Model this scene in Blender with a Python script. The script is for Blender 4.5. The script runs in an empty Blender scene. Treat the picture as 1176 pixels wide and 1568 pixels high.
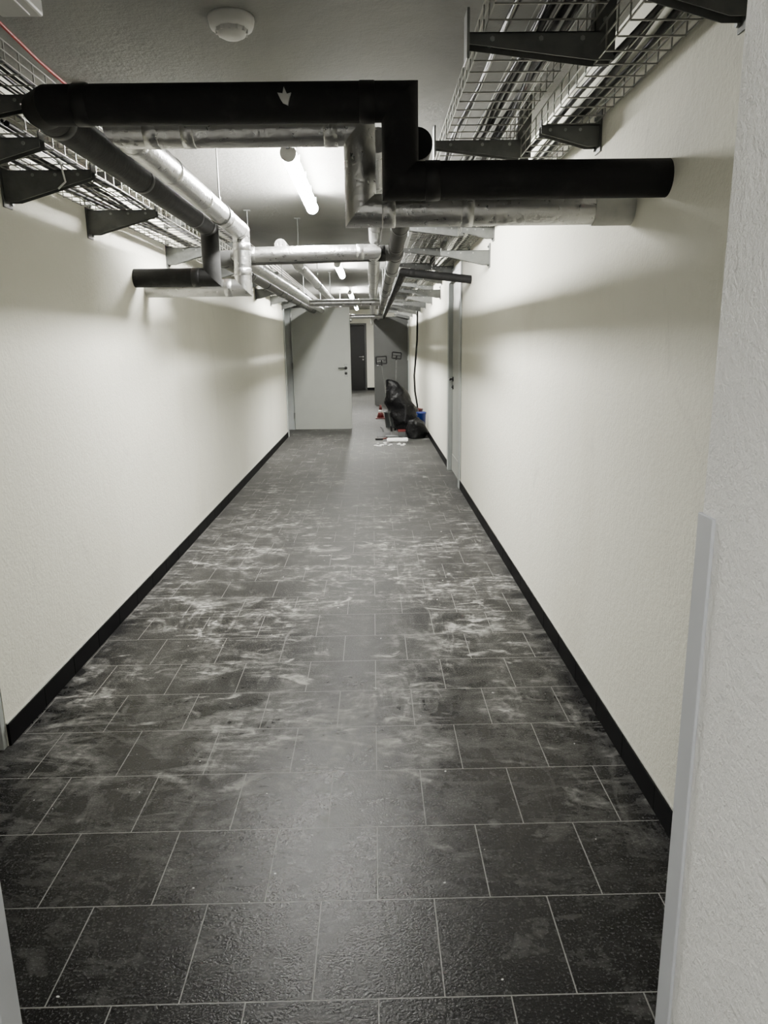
import bpy, bmesh, math, random
from mathutils import Vector, Matrix, noise
random.seed(7)
scene = bpy.context.scene
XL, XR, ZC = -1.39, 0.871, 2.5
YEND = 23.6

# ------------------------------------------------------------ materials
def new_mat(name, col=(0.5,0.5,0.5), rough=0.5, metal=0.0, spec=0.5):
    m = bpy.data.materials.new(name); m.use_nodes = True
    b = m.node_tree.nodes['Principled BSDF']
    b.inputs['Base Color'].default_value = (*col, 1)
    b.inputs['Roughness'].default_value = rough
    b.inputs['Metallic'].default_value = metal
    b.inputs['Specular IOR Level'].default_value = spec
    return m

class NT:
    def __init__(s, m):
        s.t = m.node_tree; s.n = s.t.nodes; s.l = s.t.links
        s.b = s.n['Principled BSDF']
    def node(s, typ, **kw):
        nd = s.n.new(typ)
        for k, v in kw.items(): setattr(nd, k, v)
        return nd
    def _set(s, sock, v):
        if isinstance(v, bpy.types.NodeSocket): s.l.new(v, sock)
        else: sock.default_value = v
    def math(s, op, a, b=0.0, clamp=False):
        nd = s.node('ShaderNodeMath', operation=op); nd.use_clamp = clamp
        s._set(nd.inputs[0], a); s._set(nd.inputs[1], b)
        return nd.outputs[0]
    def noise(s, vec, scale, detail=3, rough=0.5, dist=0.0, out='Fac'):
        nd = s.node('ShaderNodeTexNoise'); s._set(nd.inputs['Vector'], vec)
        nd.inputs['Scale'].default_value = scale; nd.inputs['Detail'].default_value = detail
        nd.inputs['Roughness'].default_value = rough; nd.inputs['Distortion'].default_value = dist
        return nd.outputs[out]
    def vmath(s, op, a, b):
        nd = s.node('ShaderNodeVectorMath', operation=op); s._set(nd.inputs[0], a); s._set(nd.inputs[1], b)
        return nd.outputs[0]
    def swirls(s, c, sc, freq, loc):
        # concentric wipe marks around random centres
        v = s.scale(c, (1,1,0), 0, loc)
        wob = s.vmath('MULTIPLY', s.vmath('SUBTRACT', s.noise(v, 1.8, 2, 0.5, 0, 'Color'), (0.5,0.5,0.5)), (0.5,0.5,0.0))
        v2 = s.vmath('ADD', v, wob)
        vo = s.node('ShaderNodeTexVoronoi', voronoi_dimensions='2D', feature='F1'); s.l.new(v2, vo.inputs['Vector'])
        vo.inputs['Scale'].default_value = sc
        d = vo.outputs['Distance']
        ph = s.math('MULTIPLY', s.noise(v, 2.4, 2, 0.5), 7.0)
        w = s.math('SINE', s.math('ADD', s.math('MULTIPLY', d, freq), ph))
        w2 = s.math('SINE', s.math('ADD', s.math('MULTIPLY', d, freq*3.7), s.math('MULTIPLY', ph, 1.7)))
        return s.ramp(s.math('ADD', w, s.math('MULTIPLY', w2, 0.30)), -0.3, 1.3)
    def ramp(s, v, a, b, lo=0.0, hi=1.0):
        nd = s.node('ShaderNodeMapRange'); nd.clamp = True; nd.interpolation_type = 'SMOOTHSTEP'
        s._set(nd.inputs['Value'], v)
        for k, x in (('From Min',a),('From Max',b),('To Min',lo),('To Max',hi)): nd.inputs[k].default_value = x
        return nd.outputs['Result']
    def mix(s, f, a, b):
        nd = s.node('ShaderNodeMix', data_type='RGBA')
        s._set(nd.inputs['Factor'], f)
        for sock, v in ((nd.inputs[6], a), (nd.inputs[7], b)):
            if isinstance(v, tuple): v = (*v, 1) if len(v) == 3 else v
            s._set(sock, v)
        return nd.outputs[2]
    def coord(s):
        return s.node('ShaderNodeTexCoord').outputs['Object']
    def scale(s, vec, sc, rot=0.0, loc=(0,0,0)):
        nd = s.node('ShaderNodeMapping'); s.l.new(vec, nd.inputs['Vector'])
        nd.inputs['Scale'].default_value = sc; nd.inputs['Rotation'].default_value = (0,0,rot); nd.inputs['Location'].default_value = loc
        return nd.outputs[0]
    def bump(s, h, strength, dist=0.01, prev=None):
        nd = s.node('ShaderNodeBump'); s._set(nd.inputs['Height'], h)
        nd.inputs['Strength'].default_value = strength; nd.inputs['Distance'].default_value = dist
        if prev is not None: s.l.new(prev, nd.inputs['Normal'])
        return nd.outputs[0]
    def setb(s, k, v): s._set(s.b.inputs[k], v)

def plaster(name, base, dark, bump=0.35, scuff=0.0):
    m = new_mat(name, base, 0.9, 0, 0.1); t = NT(m); c = t.coord()
    big = t.noise(t.scale(c, (1,0.8,0.5)), 1.3, 4, 0.6, 0.6)
    f = t.ramp(big, 0.50, 0.78)
    col = t.mix(f, base, dark)
    if scuff:
        sc = t.ramp(t.noise(t.scale(c, (1,1.4,0.6)), 3.2, 5, 0.65, 1.4), 0.60, 0.78)
        col = t.mix(t.math('MULTIPLY', sc, scuff), col, tuple(x*0.72 for x in base))
    t.setb('Base Color', col)
    n = t.noise(c, 75, 4, 0.65); n2 = t.noise(c, 22, 2, 0.5)
    b1 = t.bump(n2, 0.25, 0.010)
    t.setb('Normal', t.bump(n, bump, 0.006, b1))
    return m
M_wall = plaster('plaster_wall', (0.71,0.70,0.615), (0.65,0.635,0.55), 0.5, 0.45)
M_near = plaster('plaster_rough_white', (0.83,0.825,0.80), (0.79,0.785,0.76), 1.0)
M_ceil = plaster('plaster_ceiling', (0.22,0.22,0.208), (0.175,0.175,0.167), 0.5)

def floor_mat():
    m = new_mat('slate_tile_floor', (0.03,0.03,0.03), 0.35); t = NT(m); c = t.coord()
    sep = t.node('ShaderNodeSeparateXYZ'); t.l.new(c, sep.inputs[0]); X, Y = sep.outputs[0], sep.outputs[1]
    P = 0.302
    ry = t.math('DIVIDE', t.math('SUBTRACT', Y, 1.359), P)
    row = t.math('FLOOR', ry); fy = t.math('FRACT', t.math('ADD', ry, 200.0))
    off = t.math('MULTIPLY', t.math('FLOORED_MODULO', row, 2.0), 0.5)
    rx = t.math('ADD', t.math('DIVIDE', t.math('SUBTRACT', X, -0.163), P), off)
    colm = t.math('FLOOR', rx); fx = t.math('FRACT', t.math('ADD', rx, 200.0))
    dx = t.math('SUBTRACT', 0.5, t.math('ABSOLUTE', t.math('SUBTRACT', fx, 0.5)))
    dy = t.math('SUBTRACT', 0.5, t.math('ABSOLUTE', t.math('SUBTRACT', fy, 0.5)))
    e = t.math('MINIMUM', dx, dy)
    grout = t.ramp(e, 0.0038, 0.0066, 1.0, 0.0)
    comb = t.node('ShaderNodeCombineXYZ'); t.l.new(colm, comb.inputs[0]); t.l.new(row, comb.inputs[1])
    wn = t.node('ShaderNodeTexWhiteNoise', noise_dimensions='2D'); t.l.new(comb.outputs[0], wn.inputs['Vector'])
    tile = t.mix(wn.outputs['Value'], (0.0015,0.0015,0.0017), (0.004,0.004,0.004))
    speck = t.ramp(t.noise(c, 150, 2, 0.6), 0.55, 0.66)
    tile = t.mix(t.math('MULTIPLY', speck, 0.6), tile, (0.075,0.075,0.078))
    # dust left by wiping : soft patches, brushed streaks and a few swirls
    patch = t.ramp(t.noise(c, 1.6, 3, 0.55, 0.8), 0.40, 0.58)
    patch2 = t.ramp(t.noise(t.scale(c,(1,1,1),0,(7,3,0)), 1.9, 2, 0.5, 0.5), 0.46, 0.60)
    patch3 = t.ramp(t.noise(t.scale(c,(1,1,1),0,(-4,9,0)), 2.1, 2, 0.5, 0.5), 0.48, 0.62)
    streak = t.ramp(t.noise(t.scale(c, (1.0,2.8,1), 0.45), 2.6, 6, 0.60, 2.6), 0.46, 0.65)
    streak2 = t.ramp(t.noise(t.scale(c, (3.0,1.0,1), -0.7), 2.4, 5, 0.58, 3.0), 0.49, 0.66)
    sw1 = t.math('MULTIPLY', t.swirls(c, 1.5, 19.0, (0.3,0.2,0)), patch2)
    sw2 = t.math('MULTIPLY', t.swirls(c, 2.3, 14.0, (3.1,1.7,0)), patch3)
    fine = t.ramp(t.noise(t.scale(c,(1,2.0,1),0.3), 14, 6, 0.72, 1.2), 0.32, 0.68, 0.30, 1.25)
    haze = t.ramp(t.noise(c, 3.4, 5, 0.6, 1.0), 0.40, 0.68)
    ynear = t.ramp(Y, 1.5, 2.8, 0.22, 1.0)
    yfar = t.ramp(Y, 4.5, 8.0, 1.0, 0.60)
    d = t.math('ADD', t.math('MULTIPLY', streak, 0.52), t.math('MULTIPLY', streak2, 0.36))
    d = t.math('MULTIPLY', d, t.math('ADD', t.math('MULTIPLY', patch, 0.85), 0.15))
    d = t.math('ADD', d, t.math('MULTIPLY', sw1, 0.34))
    d = t.math('ADD', d, t.math('MULTIPLY', sw2, 0.26))
    d = t.math('ADD', d, t.math('MULTIPLY', haze, 0.24))
    d = t.math('MULTIPLY', d, fine)
    spots = t.ramp(t.noise(t.scale(c,(1,1.5,1),0.3), 4.2, 3, 0.55, 0.9), 0.61, 0.70)
    d = t.math('ADD', d, t.math('MULTIPLY', spots, t.math('MULTIPLY', fine, 0.75)))
    d = t.math('MULTIPLY', d, t.math('MULTIPLY', ynear, yfar), True)
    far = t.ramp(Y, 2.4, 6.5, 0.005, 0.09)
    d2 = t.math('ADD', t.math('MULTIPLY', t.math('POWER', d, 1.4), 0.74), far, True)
    crumbs = t.ramp(t.noise(c, 38, 1, 0.5), 0.79, 0.82)
    col = t.mix(d2, tile, (0.35,0.347,0.33))
    gm = t.math('MULTIPLY', grout, t.math('SUBTRACT', 0.9, t.math('MULTIPLY', d, 0.4)))
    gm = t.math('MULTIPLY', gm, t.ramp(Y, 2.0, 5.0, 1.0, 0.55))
    col = t.mix(gm, col, (0.20,0.198,0.19))
    col = t.mix(crumbs, col, (0.5,0.5,0.48))
    t.setb('Base Color', col)
    rg = t.math('ADD', 0.24, t.math('MULTIPLY', d, 0.45))
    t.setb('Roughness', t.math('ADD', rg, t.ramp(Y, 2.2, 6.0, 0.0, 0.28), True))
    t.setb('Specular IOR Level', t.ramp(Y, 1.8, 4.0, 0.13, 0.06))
    h = t.noise(c, 150, 3, 0.6)
    b1 = t.bump(h, 0.45, 0.003)
    t.setb('Normal', t.bump(t.math('SUBTRACT', 1.0, grout), 0.4, 0.002, b1))
    return m
M_floor = floor_mat()

def foil():
    m = new_mat('aluminium_foil_wrap', (0.50,0.50,0.495), 0.33, 1.0); t = NT(m); c = t.coord()
    n = t.noise(c, 48, 3, 0.55, 0.7); n2 = t.noise(c, 17, 2, 0.5, 0.5)
    t.setb('Normal', t.bump(n, 0.26, 0.007, t.bump(n2, 0.2, 0.012)))
    t.setb('Roughness', t.ramp(n, 0.3, 0.7, 0.27, 0.38))
    return m
M_foil = foil()
def rubber():
    m = new_mat('black_foam_insulation', (0.006,0.006,0.006), 0.7, 0, 0.2); t = NT(m); c = t.coord()
    n = t.noise(c, 12, 4, 0.6, 0.3)
    t.setb('Base Color', t.mix(t.ramp(n,0.5,0.8), (0.007,0.007,0.007), (0.016,0.016,0.016)))
    t.setb('Normal', t.bump(n, 0.3, 0.012))
    return m
M_rub = rubber()
def grained(name, col, rough, metal=0, var=0.85, sc=20, spec=0.5):
    m = new_mat(name, col, rough, metal, spec); t = NT(m); c = t.coord()
    n = t.noise(c, sc, 3, 0.6)
    t.setb('Base Color', t.mix(t.ramp(n,0.35,0.75), col, tuple(x*var for x in col)))
    return m
M_tape   = grained('insulation_tape', (0.005,0.005,0.005), 0.5, spec=0.25)
M_gpipe  = grained('grey_pipe_jacket', (0.04,0.04,0.04), 0.45)
M_galv   = grained('galvanised_steel', (0.28,0.29,0.28), 0.45, 0.8, 0.7, 15)
M_galvd  = grained('dull_bracket_steel', (0.10,0.104,0.10), 0.5, 0.3, 0.7, 15)
M_wire   = grained('zinc_wire', (0.28,0.28,0.25), 0.4, 0.6)
M_base   = grained('black_skirting_tile', (0.0025,0.0025,0.003), 0.5, spec=0.06)
M_white  = grained('white_plastic', (0.50,0.50,0.48), 0.4, 0, 0.95)
M_door   = grained('grey_painted_door', (0.30,0.31,0.285), 0.45, 0, 0.95, 4, 0.3)
M_frame  = grained('grey_door_frame', (0.33,0.35,0.34), 0.4, 0, 0.93, 6, 0.3)
M_ddoor  = grained('dark_door', (0.05,0.052,0.05), 0.45, 0, 0.85, 3, 0.3)
M_guard  = grained('grey_corner_guard', (0.50,0.515,0.54), 0.5, 0, 0.95, 6)
M_black  = grained('black_plastic', (0.005,0.005,0.005), 0.45, spec=0.25)
M_cable  = grained('black_cable', (0.004,0.004,0.005), 0.5, spec=0.2)
M_blue   = grained('blue_plastic', (0.003,0.015,0.12), 0.4)
M_red    = grained('red_plastic', (0.09,0.005,0.005), 0.4)
M_redc   = grained('red_cable_sheath', (0.30,0.012,0.01), 0.5, spec=0.1)
M_grey   = grained('grey_plastic', (0.05,0.055,0.055), 0.5)
M_paper  = grained('white_paper', (0.8,0.8,0.78), 0.8)
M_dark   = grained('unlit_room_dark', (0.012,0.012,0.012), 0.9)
M_seal   = grained('white_pipe_collar', (0.42,0.42,0.39), 0.6)
def bagm():
    m = new_mat('black_bin_liner', (0.003,0.003,0.0035), 0.4, 0, 0.2); t = NT(m); c = t.coord()
    t.setb('Normal', t.bump(t.noise(c, 14, 4, 0.6, 1.0), 0.6, 0.025)); return m
M_bag = bagm()
def emis(name, st, col=(1,0.985,0.94)):
    m = new_mat(name, (0.9,0.9,0.9), 0.4)
    b = m.node_tree.nodes['Principled BSDF']
    b.inputs['Emission Color'].default_value = (*col,1); b.inputs['Emission Strength'].default_value = st
    return m
M_tube = emis('lit_diffuser', 510, (1,0.985,0.935))
M_tube2 = emis('lit_diffuser_lobby', 150, (1,0.99,0.95))

# ------------------------------------------------------------ mesh builder
class MB:
    def __init__(s): s.bm = bmesh.new(); s.mats = []
    def mi(s, m):
        if m not in s.mats: s.mats.append(m)
        return s.mats.index(m)
    def _fin(s, faces, m, smooth=False):
        i = s.mi(m)
        for f in faces: f.material_index = i; f.smooth = smooth
    def box(s, x0,x1,y0,y1,z0,z1, m, bev=0.0):
        g = bmesh.ops.create_cube(s.bm, size=1)
        vs = g['verts']
        for v in vs:
            v.co = Vector(((x0+x1)/2+v.co.x*(x1-x0), (y0+y1)/2+v.co.y*(y1-y0), (z0+z1)/2+v.co.z*(z1-z0)))
        fs = list({f for v in vs for f in v.link_faces})
        s._fin(fs, m)
        if bev > 0:
            es = list({e for v in vs for e in v.link_edges})
            r = bmesh.ops.bevel(s.bm, geom=es, offset=bev, segments=2, affect='EDGES', profile=0.5)
            s._fin(r['faces'], m)
        return vs
    def bar(s, p, q, r, m, n=4):
        s.tube([Vector(p), Vector(q)], r, m, n, caps=False, smooth=n>5)
    def tube(s, pts, r, m, n=20, caps=True, smooth=True):
        pts = [Vector(p) for p in pts]
        rs = r if isinstance(r, (list,tuple)) else [r]*len(pts)
        rings = []; sharp = []
        tp = (pts[1]-pts[0]).normalized()
        up = Vector((0,0,1)) if abs(tp.z) < 0.9 else Vector((1,0,0))
        u = tp.cross(up).normalized()
        for i, p in enumerate(pts):
            w = tp.cross(u)
            ring = [p + (u*math.cos(a)+w*math.sin(a))*rs[i] for a in [2*math.pi*k/n+math.pi/n for k in range(n)]]
            ang = 0
            if 0 < i < len(pts)-1:
                tn = (pts[i+1]-p).normalized(); bis = (tp+tn).normalized()
                ring = [q - tp*((q-p).dot(bis)/tp.dot(bis)) for q in ring]
                ang = tp.angle(tn)
                u = (tp.rotation_difference(tn) @ u).normalized(); tp = tn
            sharp.append(ang > 0.4)
            rings.append([s.bm.verts.new(q) for q in ring])
        fs = []
        for A, B in zip(rings, rings[1:]):
            for k in range(n):
                fs.append(s.bm.faces.new((A[k], A[(k+1)%n], B[(k+1)%n], B[k])))
        s._fin(fs, m, smooth)
        for R_, sh in zip(rings, sharp):
            if sh:
                for k in range(n):
                    e = s.bm.edges.get((R_[k], R_[(k+1)%n]))
                    if e: e.smooth = False
        if caps:
            s._fin([s.bm.faces.new(rings[0][::-1]), s.bm.faces.new(rings[-1])], m)
            for R_ in (rings[0], rings[-1]):
                for k in range(n): s.bm.edges.get((R_[k], R_[(k+1)%n])).smooth = False
    def prism(s, prof, axis, a0, a1, m):
        def P(p, a):
            if axis == 'y': return (p[0], a, p[1])
            if axis == 'x': return (a, p[0], p[1])
            return (p[0], p[1], a)
        A = [s.bm.verts.new(P(p,a0)) for p in prof]; B = [s.bm.verts.new(P(p,a1)) for p in prof]
        n = len(prof)
        fs = [s.bm.faces.new(A), s.bm.faces.new(B[::-1])]
        for k in range(n): fs.append(s.bm.faces.new((A[k], B[k], B[(k+1)%n], A[(k+1)%n])))
        s._fin(fs, m)
    def lathe(s, c, prof, m, n=28, smooth=True):
        rings = []
        for r, z in prof:
            rings.append([s.bm.verts.new((c[0]+r*math.cos(2*math.pi*k/n), c[1]+r*math.sin(2*math.pi*k/n), c[2]+z)) for k in range(n)])
        fs = []
        for A,B in zip(rings, rings[1:]):
            for k in range(n): fs.append(s.bm.faces.new((A[k],A[(k+1)%n],B[(k+1)%n],B[k])))
        s._fin(fs, m, smooth)
        s._fin([s.bm.faces.new(rings[0][::-1]), s.bm.faces.new(rings[-1])], m)
    def obj(s, name, parent=None):
        bmesh.ops.recalc_face_normals(s.bm, faces=s.bm.faces)
        me = bpy.data.meshes.new(name); s.bm.to_mesh(me); s.bm.free()
        for m in s.mats: me.materials.append(m)
        o = bpy.data.objects.new(name, me); scene.collection.objects.link(o)
        if parent: o.parent = parent
        return o
def empty(name):
    o = bpy.data.objects.new(name, None); scene.collection.objects.link(o); return o

def fillet(pts, rb, seg=5):
    pts = [Vector(p) for p in pts]; out = [pts[0]]
    for i in range(1, len(pts)-1):
        a = (pts[i-1]-pts[i]).normalized(); b = (pts[i+1]-pts[i]).normalized()
        p0 = pts[i]+a*rb; p1 = pts[i]+b*rb
        for k in range(seg+1):
            t = k/seg
            out.append(p0*(1-t)**2 + pts[i]*2*t*(1-t) + p1*t*t)
    out.append(pts[-1]); return out

# ------------------------------------------------------------ room shell
b = MB(); b.box(-3.0,2.4,-3.0,26.5,-0.1,0, M_floor); b.obj('floor')
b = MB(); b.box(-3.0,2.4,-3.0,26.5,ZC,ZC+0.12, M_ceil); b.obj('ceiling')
b = MB()
b.box(XL-0.25,XL,2.48,11.8,0,ZC,M_wall); b.box(XL-0.25,XL,12.82,YEND,0,ZC,M_wall); b.box(XL-0.25,XL,11.8,12.82,2.12,ZC,M_wall)
b.obj('wall_left')
b = MB(); b.box(-2.15,-2.0,1.1,2.6,0,ZC,M_wall); b.box(-2.0,XL-0.25,2.48,2.6,0,ZC,M_wall); b.obj('wall_left_recess')
b = MB(); b.box(-2.8,-2.65,11.0,13.6,0,ZC,M_wall); b.box(-2.65,-1.64,13.5,13.6,0,ZC,M_wall); b.box(-2.65,-1.64,11.0,11.1,0,ZC,M_wall); b.obj('wall_side_room')
b = MB()
b.box(XR,XR+0.2,1.1,7.3,0,ZC,M_wall); b.box(XR,XR+0.2,8.4,YEND,0,ZC,M_wall); b.box(XR,XR+0.2,7.3,8.4,2.14,ZC,M_wall)
b.obj('wall_right')
b = MB()
b.box(XL-0.25,-0.78,YEND,YEND+0.2,0,ZC,M_wall); b.box(-0.24,XR+0.2,YEND,YEND+0.2,0,ZC,M_wall); b.box(-0.78,-0.24,YEND,YEND+0.2,2.02,ZC,M_wall)
b.obj('wall_end')
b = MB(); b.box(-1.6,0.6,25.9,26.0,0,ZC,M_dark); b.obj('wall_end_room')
b = MB()
b.box(-2.15,-0.674,0.68,1.1,0,ZC,M_near); b.box(0.513,1.6,0.68,1.1,0,ZC,M_near); b.box(-0.674,0.513,0.68,1.1,2.12,ZC,M_near)
b.obj('wall_near')
b = MB(); b.box(-2.15,-2.0,-2.6,0.68,0,ZC,M_near); b.obj('wall_lobby_left')
b = MB(); b.box(1.45,1.6,-2.6,0.68,0,ZC,M_near); b.obj('wall_lobby_right')
b = MB(); b.box(-2.15,1.6,-2.75,-2.6,0,ZC,M_near); b.obj('wall_lobby_back')
b = MB(); b.box(0.507,0.513,1.055,1.103,0,1.185,M_guard,0.0015); b.box(0.507,0.56,1.1,1.105,0,1.185,M_guard,0.0015); b.obj('trim_1')
b = MB(); b.box(-0.674,-0.668,1.045,1.103,0,1.185,M_guard,0.0015); b.box(-0.73,-0.668,1.1,1.105,0,1.185,M_guard,0.0015); b.obj('trim_2')
b = MB(); b.box(-1.66,XL-0.002,2.45,2.48,0,2.1,M_frame,0.002); b.box(-1.66,-1.6,2.40,2.45,0,2.1,M_frame,0.002); b.obj('trim_3')
def baseboard(name, x, side, y0, y1):
    b = MB(); y = y0
    while y < y1-0.01:
        ye = min(y+0.30, y1)
        xa, xb = (x, x+0.011) if side > 0 else (x-0.011, x)
        b.box(xa, xb, y+0.0005, ye+0.001, 0, 0.088, M_base, 0.0012)
        y += 0.302
    b.box(*( (x, x+0.006) if side>0 else (x-0.006,x) ), y0, y1, 0.088, 0.092, M_seal)
    b.obj(name)
baseboard('baseboard_left', XL, 1, 2.48, 11.74)
baseboard('baseboard_left_far', XL, 1, 12.9, YEND)
baseboard('baseboard_right', XR, -1, 1.105, 7.24)
baseboard('baseboard_right_far', XR, -1, 8.46, YEND)
b = MB(); b.box(-0.18,XR-0.012,YEND-0.011,YEND,0,0.085,M_base); b.box(XL+0.012,-0.84,YEND-0.011,YEND,0,0.085,M_base); b.obj('baseboard_end')

# ------------------------------------------------------------ doors
def handle(b, x, y, z, nx, ny, dx, dy, m):
    n = Vector((nx,ny,0)); d = Vector((dx,dy,0)); p = Vector((x,y,z))
    b.tube([p, p+n*0.01], 0.026, m, 20)
    pts = fillet([p, p+n*0.05, p+n*0.05+d*0.13], 0.02)
    b.tube(pts, 0.010, m, 12)
    q = p - Vector((0,0,0.09)); b.tube([q, q+n*0.01], 0.024, m, 20)
    b.tube([q+n*0.01, q+n*0.02], 0.009, m, 10)
D1 = empty('door_1')
b = MB(); b.box(XR+0.03,XR+0.075,7.36,8.34,0.008,2.08,M_door,0.002)
b.box(XR+0.024,XR+0.03,7.37,8.33,0.012,0.2,M_door,0.001); b.obj('leaf', D1)
b = MB()
for (a,c) in ((7.3,7.36),(8.34,8.4)):
    b.box(XR-0.018,XR+0.12,a,c,0,2.14,M_frame,0.003)
b.box(XR-0.018,XR+0.12,7.36,8.34,2.08,2.14,M_frame,0.003)
b.box(XR-0.018,XR-0.002,7.24,7.3,0,2.20,M_frame,0.002); b.box(XR-0.018,XR-0.002,8.4,8.46,0,2.20,M_frame,0.002)
b.box(XR-0.018,XR-0.002,7.3,8.4,2.14,2.20,M_frame,0.002); b.obj('frame', D1)
b = MB()
for z in (0.25,1.1,1.9): b.tube([(XR-0.008+0.02,7.37,z-0.05),(XR-0.008+0.02,7.37,z+0.05)],0.011,M_galv,12)
b.obj('hinges', D1)
b = MB(); handle(b, XR+0.03, 8.26, 1.05, -1,0, 0,-1, M_black); b.obj('lever_handle', D1)
D2 = empty('door_2')
b = MB(); b.box(XL+0.03,XL+1.0,12.70,12.74,0.012,2.05,M_door,0.003)
b.box(XL+0.03,XL+1.015,12.742,12.757,0.012,2.06,M_door,0.002); b.obj('leaf', D2)
b = MB()
b.box(XL-0.24,XL+0.016,11.801,11.85,0,2.11,M_frame,0.003); b.box(XL-0.24,XL+0.016,12.76,12.819,0,2.11,M_frame,0.003); b.box(XL-0.24,XL+0.016,11.85,12.76,2.07,2.119,M_frame,0.003)
b.box(XL+0.001,XL+0.016,11.74,11.80,0,2.18,M_frame,0.002); b.box(XL+0.001,XL+0.016,12.82,12.88,0,2.18,M_frame,0.002); b.box(XL+0.001,XL+0.016,11.80,12.82,2.121,2.18,M_frame,0.002)
b.obj('frame', D2)
b = MB(); handle(b, XL+0.93, 12.70, 1.05, 0,-1, -1,0, M_black)
b.box(XL+0.90,XL+0.96,12.694,12.70,0.90,1.12,M_galv,0.002); b.obj('lever_handle', D2)
b = MB()
for z in (0.25,1.1,1.85): b.tube([(XL+0.02,12.73,z-0.05),(XL+0.02,12.73,z+0.05)],0.012,M_galv,12)
b.obj('hinges', D2)
D3 = empty('door_3')
b = MB(); b.box(0.05,XR-0.03,17.6,17.645,0.012,2.05,M_ddoor,0.003); b.box(0.035,XR-0.03,17.645,17.66,0.012,2.06,M_ddoor,0.002); b.obj('leaf', D3)
b = MB(); handle(b, 0.12,17.6,1.05,0,-1,1,0,M_galv); b.obj('lever_handle', D3)
b = MB(); b.box(XR-0.03,XR,17.56,17.72,0,2.12,M_frame,0.003)
for z in (0.25,1.1,1.85): b.tube([(XR-0.035,17.59,z-0.05),(XR-0.035,17.59,z+0.05)],0.012,M_galv,12)
b.obj('hinge_post', D3)
D4 = empty('door_4')
b = MB(); b.box(-0.84,-0.78,YEND-0.02,YEND+0.2,0,2.08,M_ddoor,0.003); b.box(-0.24,-0.18,YEND-0.02,YEND+0.2,0,2.08,M_ddoor,0.003); b.box(-0.78,-0.24,YEND-0.02,YEND+0.2,2.02,2.08,M_ddoor,0.003); b.obj('frame', D4)
b = MB(); b.box(-0.775,-0.245,YEND+0.12,YEND+0.16,0.01,2.01,M_black,0.003); handle(b,-0.3,YEND+0.12,1.05,0,-1,-1,0,M_galv); b.obj('leaf', D4)

# ------------------------------------------------------------ pipes
R = 0.052
def pipe(pts, r, m, seam=None, seamm=None):
    b = MB()
    b.tube(pts, r, m, 28)
    P = [Vector(p) for p in pts]
    sm = seamm or m
    for i in range(len(P)-1):
        L = (P[i+1]-P[i]).length; d = (P[i+1]-P[i]).normalized()
        if seam:
            k = seam
            while k < L-0.12:
                c = P[i]+d*k; b.tube([c-d*0.02, c-d*0.018, c+d*0.018, c+d*0.02], [r, r+0.0022, r+0.0022, r], sm, 28, caps=False); k += seam
        for e, s in ((P[i], 1), (P[i+1], -1)):
            if (e is P[0]) or (e is P[-1]): continue
            c = e + d*s*(r+0.04)
            if L > 0.3: b.tube([c-d*0.022, c-d*0.02, c+d*0.02, c+d*0.022], [r, r+0.002, r+0.002, r], sm, 28, caps=False)
    return b
b = pipe([(XR,2.28,1.91),(0.09,2.28,1.91),(0.09,2.28,2.12),(-0.90,2.28,2.12),(-0.935,2.315,2.12),(-0.935,4.5,2.12),(-0.935,4.5,1.845),(XL,4.5,1.845)], R+0.001, M_rub, 0.9, seamm=M_tape)
b.prism([(-0.250,2.13),(-0.236,2.128),(-0.232,2.145),(-0.224,2.127),(-0.212,2.13),(-0.216,2.118),(-0.222,2.098),(-0.236,2.104),(-0.243,2.115)],'y',2.223,2.2295,M_foil)
b.obj('black_insulated_pipe')
b = pipe([(XR,2.58,1.88),(-0.03,2.58,1.88),(-0.03,2.58,2.13),(-0.79,2.58,2.13),(-0.79,4.72,2.13),(-0.79,4.72,1.80),(XL,4.72,1.80)], R, M_foil, 0.55)
b.tube([(XR-0.13,2.58,1.88),(XR,2.58,1.88)], R+0.004, M_seal, 28)
b.obj('foil_wrapped_pipe')
b = pipe([(0.165,22.0,2.03),(0.165,5.05,2.03),(-0.98,5.05,2.01),(-0.98,22.0,2.01)], R-0.002, M_gpipe, 1.0, seamm=M_tape); b.obj('black_insulated_pipe')
b = pipe([(0.02,22.0,2.02),(0.02,4.88,2.02),(-0.84,4.88,2.01),(-0.84,22.0,2.01)], R-0.006, M_foil, 0.8); b.obj('foil_wrapped_pipe')
b = pipe([(-0.62,5.3,2.12),(-0.62,22.0,2.12)], R-0.01, M_foil, 0.8); b.obj('foil_wrapped_pipe')
b = pipe([(0.145,2.36,2.03),(0.16,4.99,2.04)], R-0.006, M_rub, 0.8, seamm=M_tape); b.obj('black_insulated_pipe')
b = pipe([(0.03,2.635,2.11),(0.03,4.99,2.11)], R-0.012, M_foil, 0.6); b.obj('foil_wrapped_pipe')
b = pipe([(0.28,22,2.05),(0.28,6.6,2.05),(XR,6.6,1.98)], 0.035, M_rub, 0.9); b.obj('black_insulated_pipe')
b = pipe([(-0.74,9.0,1.93),(0.1,9.0,1.93)], 0.04, M_foil, 0.6); b.obj('foil_wrapped_pipe')
b = pipe([(-1.0,13.6,1.93),(0.2,13.6,1.93)], 0.04, M_foil, 0.6); b.obj('foil_wrapped_pipe')

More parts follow.
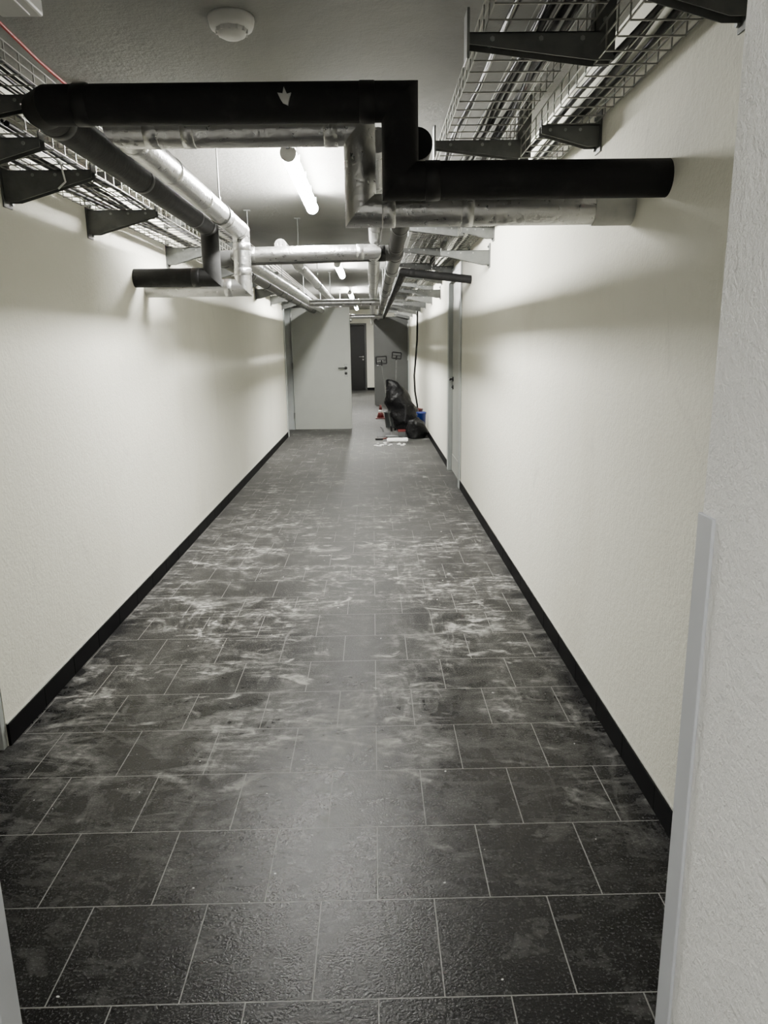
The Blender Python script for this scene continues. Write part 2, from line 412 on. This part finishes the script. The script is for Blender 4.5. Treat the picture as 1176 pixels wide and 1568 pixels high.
def hanger(x, y, z, r):
    b = MB()
    b.tube([(x,y,z+r),(x,y,ZC)], 0.004, M_galv, 8)
    n = 24; pts = [(x+(r+0.003)*math.cos(2*math.pi*k/n), y, z+(r+0.003)*math.sin(2*math.pi*k/n)) for k in range(n+1)]
    for p,q in zip(pts, pts[1:]): b.bar(p, q, 0.005, M_galv)
    b.box(x-0.025,x+0.025,y-0.02,y+0.02,ZC-0.006,ZC,M_galv,0.001)
    b.tube([(x,y,z+r+0.004),(x,y,z+r+0.03)],0.009,M_galv,6)
    b.obj('pipe_hanger')
hanger(-0.79,4.1,2.13,R)
for y in (6.2,8.4,11.0,14.5,18): hanger(-0.98,y,2.01,R-0.002); hanger(-0.62,y+0.4,2.12,R-0.01); hanger(0.165,y,2.03,R-0.002)
hanger(0.152,3.6,2.035,R-0.006)

# ------------------------------------------------------------ cable trays
def tray(x0, x1, z, h, y0, y1, cables):
    b = MB(); r = 0.0027
    n = max(3, int(round((x1-x0)/0.055)))
    for i in range(n+1):
        x = x0+(x1-x0)*i/n; b.bar((x,y0,z),(x,y1,z), r, M_wire)
    for x in (x0,x1):
        for k in (0.5,1.0): b.bar((x,y0,z+h*k),(x,y1,z+h*k), r*1.1, M_wire)
    y = y0+0.02
    while y < y1:
        j = random.uniform(-0.003,0.003)
        b.bar((x0,y,z+h+j),(x0,y,z-r), r, M_wire); b.bar((x0,y,z-r*1.5),(x1,y,z-r*1.5), r, M_wire); b.bar((x1,y,z-r),(x1,y,z+h), r, M_wire)
        y += 0.10
    for k in range(cables):
        cx = random.uniform(x0+0.03,x1-0.03); rad = random.choice((0.006,0.008,0.010)); pts=[]
        yy = y0
        ph = random.uniform(0,6)
        while yy <= y1:
            pts.append((min(max(cx+0.02*math.sin(yy*1.3+ph)+0.008*math.sin(yy*5+ph*2), x0+0.012), x1-0.012), yy, z+0.012+0.004*k%0.03+0.004*math.sin(yy*2.7+ph)))
            yy += 0.22
        b.tube(pts, rad, M_cable, 6)
    return b.obj('wire_mesh_cable_tray')
tray(0.34, 0.64, 2.325, 0.075, 1.15, 22.0, 10)
tray(0.67, 0.855, 2.245, 0.075, 1.15, 22.0, 3)
tray(-1.375, -1.08, 2.115, 0.075, 2.5, 22.0, 9)
tray(-1.375, -1.12, 2.315, 0.06, 2.5, 22.0, 6)

def arm_bracket(xw, sgn, y, ztop, L, H):
    b = MB(); t = 0.003; w = 0.021
    def px(a): return xw+sgn*a
    for yy in (y-w, y+w-t):
        prof = [(px(0.006),ztop-H),(px(0.05),ztop-H),(px(L),ztop-0.028),(px(L),ztop),(px(0.006),ztop)]
        b.prism(prof, 'y', yy, yy+t, M_galvd)
    a0, a1 = sorted((px(0.006), px(L)))
    b.box(a0,a1,y-w,y+w,ztop-t,ztop+0.001,M_galvd)
    a0, a1 = sorted((px(0.0005), px(0.006)))
    b.box(a0,a1,y-0.035,y+0.035,ztop-H-0.02,ztop+0.05,M_galvd,0.001)
    for z in (ztop+0.03, ztop-H): b.tube([(px(0.006),y+0.026*(1),z),(px(0.014),y+0.026,z)],0.008,M_galv,6)
    for k in (0.35,0.6,0.85): b.tube([(px(L*k),y-w-0.002,ztop-0.016),(px(L*k),y+w+0.002,ztop-0.016)],0.006,M_galv,8)
    a0, a1 = sorted((px(L-0.004), px(L)))
    b.box(a0,a1,y-w,y+w,ztop,ztop+0.02,M_galvd)
    b.obj('cable_tray_bracket')
ys = [2.56,3.0,3.84,5.25]+[6.5+1.3*i for i in range(12)]
for y in ys: arm_bracket(XL, 1, y, 2.105, 0.34, 0.11)
for y in [2.75,3.9,5.2]+[6.5+1.3*i for i in range(12)]: arm_bracket(XL, 1, y+0.06, 2.305, 0.28, 0.07)
for y in [1.86,2.98,4.15,5.42]+[6.75+1.3*i for i in range(12)]: arm_bracket(XR, -1, y, 2.235, 0.225, 0.075)
for y in [5.45]+[9.4+1.3*i for i in range(9)]: arm_bracket(XR, -1, y+0.14, 2.10, 0.36, 0.10)

def drop_bracket(y, z=2.315):
    b = MB(); t=0.003; w=0.022
    b.box(0.655,0.715,y-0.022,y-0.019,z-0.03,ZC,M_galvd); b.box(0.655,0.658,y-0.022,y+0.022,z-0.03,ZC,M_galvd); b.box(0.712,0.715,y-0.022,y+0.022,z-0.03,ZC,M_galvd)
    b.box(0.62,0.75,y-0.05,y+0.05,ZC-0.006,ZC,M_galvd,0.001)
    for yy in (y-w-0.004, y+w-t+0.004):
        prof = [(0.715,z-0.075),(0.655,z-0.075),(0.295,z-0.03),(0.295,z),(0.715,z)]
        b.prism(prof, 'y', yy, yy+t, M_galvd)
    b.box(0.295,0.715,y-w-0.004,y+w+0.004,z-t,z,M_galvd)
    b.box(0.286,0.294,y-0.035,y+0.035,z-0.07,z+0.06,M_galv,0.001)
    for x in (0.36,0.5,0.62): b.tube([(x,y-w-0.008,z-0.018),(x,y+w+0.008,z-0.018)],0.007,M_galv,6)
    for zz in (z+0.03,z+0.09,z+0.14): b.tube([(0.685,y-0.026,zz),(0.685,y-0.02,zz)],0.008,M_galv,6)
    b.obj('cable_tray_drop_bracket')
for y in [2.36,3.50,4.65]+[5.9+1.3*i for i in range(12)]: drop_bracket(y)

# ------------------------------------------------------------ lamps
def lamp(x, y0, y1, mt=M_tube):
    b = MB(); zt = ZC-0.055
    for yy in (y0+0.12, y1-0.12):
        b.box(x-0.02,x+0.02,yy-0.02,yy+0.02,ZC-0.004,ZC,M_galv); b.box(x-0.004,x+0.004,yy-0.015,yy+0.015,zt,ZC,M_galv)
        b.box(x-0.03,x+0.03,yy-0.02,yy+0.02,zt,zt+0.003,M_galv)
    b.prism([(x-0.022,zt),(x+0.022,zt),(x+0.026,zt-0.016),(x-0.026,zt-0.016)], 'y', y0, y1, M_white)
    A = [math.radians(-55)+math.radians(290)*k/16 for k in range(17)]
    cz = zt-0.048
    b.prism([(x+0.040*math.cos(a), cz-0.040*math.sin(a)) for a in A], 'y', y0+0.015, y1-0.015, mt)
    for a,c in ((y0,y0+0.015),(y1-0.015,y1)): b.prism([(x+0.042*math.cos(q), cz-0.042*math.sin(q)) for q in A], 'y', a, c, M_white)
    b.tube([(x,y0-0.03,zt-0.02),(x,y0,zt-0.02)], 0.012, M_grey, 10)
    for i in range(4):
        yy = y0+0.2+i*(y1-y0-0.4)/3
        for s in (-1,1): b.box(x+s*0.040-0.003,x+s*0.040+0.003,yy-0.012,yy+0.012,cz-0.01,zt-0.012,M_galv)
    b.obj('fluorescent_lamp')
lamp(-0.41, 4.0, 5.55)
lamp(-0.41, 9.3, 10.85)
lamp(-0.41, 14.4, 15.95)
lamp(-0.41, 19.3, 20.85)
lamp(-0.2, -1.7, -0.15, M_tube2)

b = MB()
b.lathe((-0.445,2.70,ZC-0.062), [(0.012,0.0),(0.03,0.002),(0.045,0.010),(0.05,0.022),(0.052,0.028)], M_white)
b.lathe((-0.445,2.70,ZC-0.036), [(0.05,0.0),(0.068,0.003),(0.072,0.012),(0.076,0.030),(0.076,0.036)], M_white)
for k in range(12):
    a = 2*math.pi*k/12; b.box(-0.445+0.049*math.cos(a)-0.004,-0.445+0.049*math.cos(a)+0.004,2.70+0.049*math.sin(a)-0.004,2.70+0.049*math.sin(a)+0.004,ZC-0.048,ZC-0.034,M_white)
b.obj('smoke_detector')
b = MB(); b.box(-1.13,-1.0,2.35,2.56,ZC-0.05,ZC,M_white,0.008); b.box(-1.10,-1.03,2.38,2.53,ZC-0.056,ZC-0.05,M_white,0.002); b.obj('ceiling_junction_box')
b = MB(); b.tube([(-1.13,2.1,2.45),(-1.15,2.5,2.452),(-1.17,2.9,2.448),(-1.18,4,2.45),(-1.18,7,2.45)],0.006,M_redc,8)
for y in (2.5,3.3,4.1,5.2): b.box(-1.195,-1.135,y-0.008,y+0.008,2.458,ZC,M_white)
b.obj('red_fire_alarm_cable')
b = MB(); b.tube([(-1.10,2.72,2.10),(-1.06,2.72,2.07),(-1.05,2.72,2.01),(-1.08,2.73,1.99)],0.003,M_paper,6); b.obj('loose_wire')
b = MB()
b.tube([(XR-0.02,14.0,2.1),(XR-0.03,14.0,1.5),(XR-0.06,14.0,1.15),(XR-0.09,13.95,0.85),(XR-0.08,13.9,0.55),(XR-0.04,13.85,0.3),(XR-0.03,13.8,0.05)],0.018,M_cable,10)
b.obj('hanging_black_cable')

# ------------------------------------------------------------ cleaning things
def bag(name, pts, rad, seed):
    b = MB(); n=26
    path = [Vector(p) for p in pts]
    out=[]; rr=[]
    for i in range(len(path)-1):
        for k in range(5):
            t=k/5; out.append(path[i].lerp(path[i+1],t)); rr.append(rad[i]*(1-t)+rad[i+1]*t)
    out.append(path[-1]); rr.append(rad[-1])
    b.tube(out, rr, M_bag, n)
    for v in b.bm.verts:
        v.co += noise.noise_vector(v.co*6+Vector((seed,0,0)))*0.06 + noise.noise_vector(v.co*15)*0.018
        v.co.z = max(v.co.z, 0.002)
    return b.obj(name)
bag('black_bin_bag', [(0.56,11.95,0.03),(0.55,11.97,0.18),(0.47,12.0,0.40),(0.38,12.02,0.60),(0.29,12.0,0.76),(0.25,11.98,0.86)], [0.15,0.21,0.21,0.20,0.13,0.03], 3)
bag('black_bin_bag', [(0.67,11.35,0.0),(0.67,11.35,0.12),(0.67,11.36,0.24),(0.69,11.36,0.32)], [0.13,0.155,0.11,0.02], 9)
def bucket(name, x, y, z, r, h, m):
    b = MB()
    b.lathe((x,y,z), [(r*0.75,0),(r*0.78,0.005),(r*0.97,h*0.93),(r*1.06,h*0.94),(r*1.06,h),(r*0.95,h),(r*0.72,0.02)], m)
    pts=[(x+r*1.03*math.cos(a), y-0.05*math.sin(a), z+h*0.95-r*0.6*math.sin(a)) for a in [math.pi*k/10 for k in range(11)]]
    b.tube(pts,0.004,M_galv,6); return b.obj(name)
bucket('grey_bucket', 0.33,12.9,0,0.15,0.28,M_grey)
bucket('blue_bucket', 0.76,11.62,0.0,0.075,0.38,M_blue)
bucket('red_bucket', 0.72,12.5,0,0.12,0.36,M_red)
b = MB(); b.box(0.04,0.24,14.4,14.6,0,0.02,M_red,0.004)
b.lathe((0.14,14.5,0.02), [(0.075,0),(0.05,0.09),(0.047,0.1)], M_red); b.lathe((0.14,14.5,0.12), [(0.047,0),(0.036,0.05)], M_white); b.lathe((0.14,14.5,0.17), [(0.036,0),(0.018,0.09),(0.01,0.095)], M_red); b.obj('traffic_cone')
def mop(x,y,z,bx,by,w,h,tilt):
    b = MB(); b.tube([(bx,by,0.01),(x,y,z)],0.011,M_galvd,10); b.tube([(bx,by,0.0),(bx+(x-bx)*0.08,by,z*0.08)],0.015,M_black,10)
    c=math.cos(tilt); s=math.sin(tilt)
    def P(u,v): return (x+u*c-v*s, y, z+u*s+v*c)
    q=[P(-w/2,0),P(w/2,0),P(w/2,h),P(-w/2,h)]
    for i in range(4): b.tube([q[i],q[(i+1)%4]],0.012,M_black,8)
    b.tube([P(-w/2,h*0.5),P(w/2,h*0.5)],0.006,M_black,6)
    b.tube([P(0,-0.03),P(0,h*0.5)],0.014,M_black,8)
    b.obj('flat_mop')
mop(0.15,12.35,1.12,0.30,12.30,0.17,0.12,0.05)
mop(0.40,12.5,1.20,0.36,12.38,0.15,0.10,-0.12)
b = MB()
for k in range(5):
    x=0.36+random.uniform(-0.02,0.02); y=11.0+random.uniform(-0.03,0.03)
    b.box(x-0.15,x+0.15,y-0.11,y+0.11,0.008*k,0.008*k+0.007,M_paper)
b.obj('paper_stack')
b = MB(); b.prism([(11.5,0),(11.7,0.0),(11.7,0.06),(11.68,0.06),(11.5,0.006)],'x',0.05,0.27,M_black); b.tube([(0.16,11.69,0.05),(0.14,11.85,0.10),(0.12,11.95,0.11)],0.013,M_black,8); b.obj('dustpan')
b = MB(); b.box(0.02,0.14,11.15,11.2,0,0.03,M_black,0.005); b.tube([(0.14,11.175,0.02),(0.2,11.22,0.02)],0.01,M_red,8); b.obj('hand_brush')
b = MB(); b.box(0.38,0.50,11.42,11.54,0,0.09,M_grey,0.005); b.box(0.38,0.50,11.42,11.54,0.09,0.12,M_red,0.005); b.obj('small_carton')
b = MB(); b.box(0.18,0.38,11.25,11.37,0,0.05,M_grey,0.01); b.tube([(0.38,11.31,0.03),(0.46,11.28,0.02),(0.44,11.22,0.012)],0.008,M_cable,8); b.obj('power_strip')
b = MB()
for k in range(16):
    x = random.uniform(-0.02,0.45); y = random.uniform(10.5,10.85); s = random.uniform(0.012,0.035)
    b.prism([(x-s,y-s*0.6),(x+s*0.7,y-s),(x+s,y+s*0.5),(x-s*0.3,y+s)],'z',0.0005,random.uniform(0.004,0.012),M_paper)
b.obj('scattered_debris')

# ------------------------------------------------------------ world + camera
w = bpy.data.worlds.new('World'); scene.world = w; w.use_nodes = True
w.node_tree.nodes['Background'].inputs[0].default_value = (0.6,0.62,0.65,1); w.node_tree.nodes['Background'].inputs[1].default_value = 0.02
cam = bpy.data.cameras.new('Camera'); co = bpy.data.objects.new('Camera', cam); scene.collection.objects.link(co)
cam.sensor_fit = 'HORIZONTAL'; cam.sensor_width = 24; cam.lens = 1113/1176*24; cam.clip_start = 0.02
th = math.atan(258/1113)
co.matrix_world = Matrix.Translation((0,0,1.45)) @ Matrix.Rotation(-0.0123,4,'Z') @ Matrix.Rotation(math.pi/2-th,4,'X') @ Matrix.Rotation(-0.015,4,'Z')
scene.camera = co
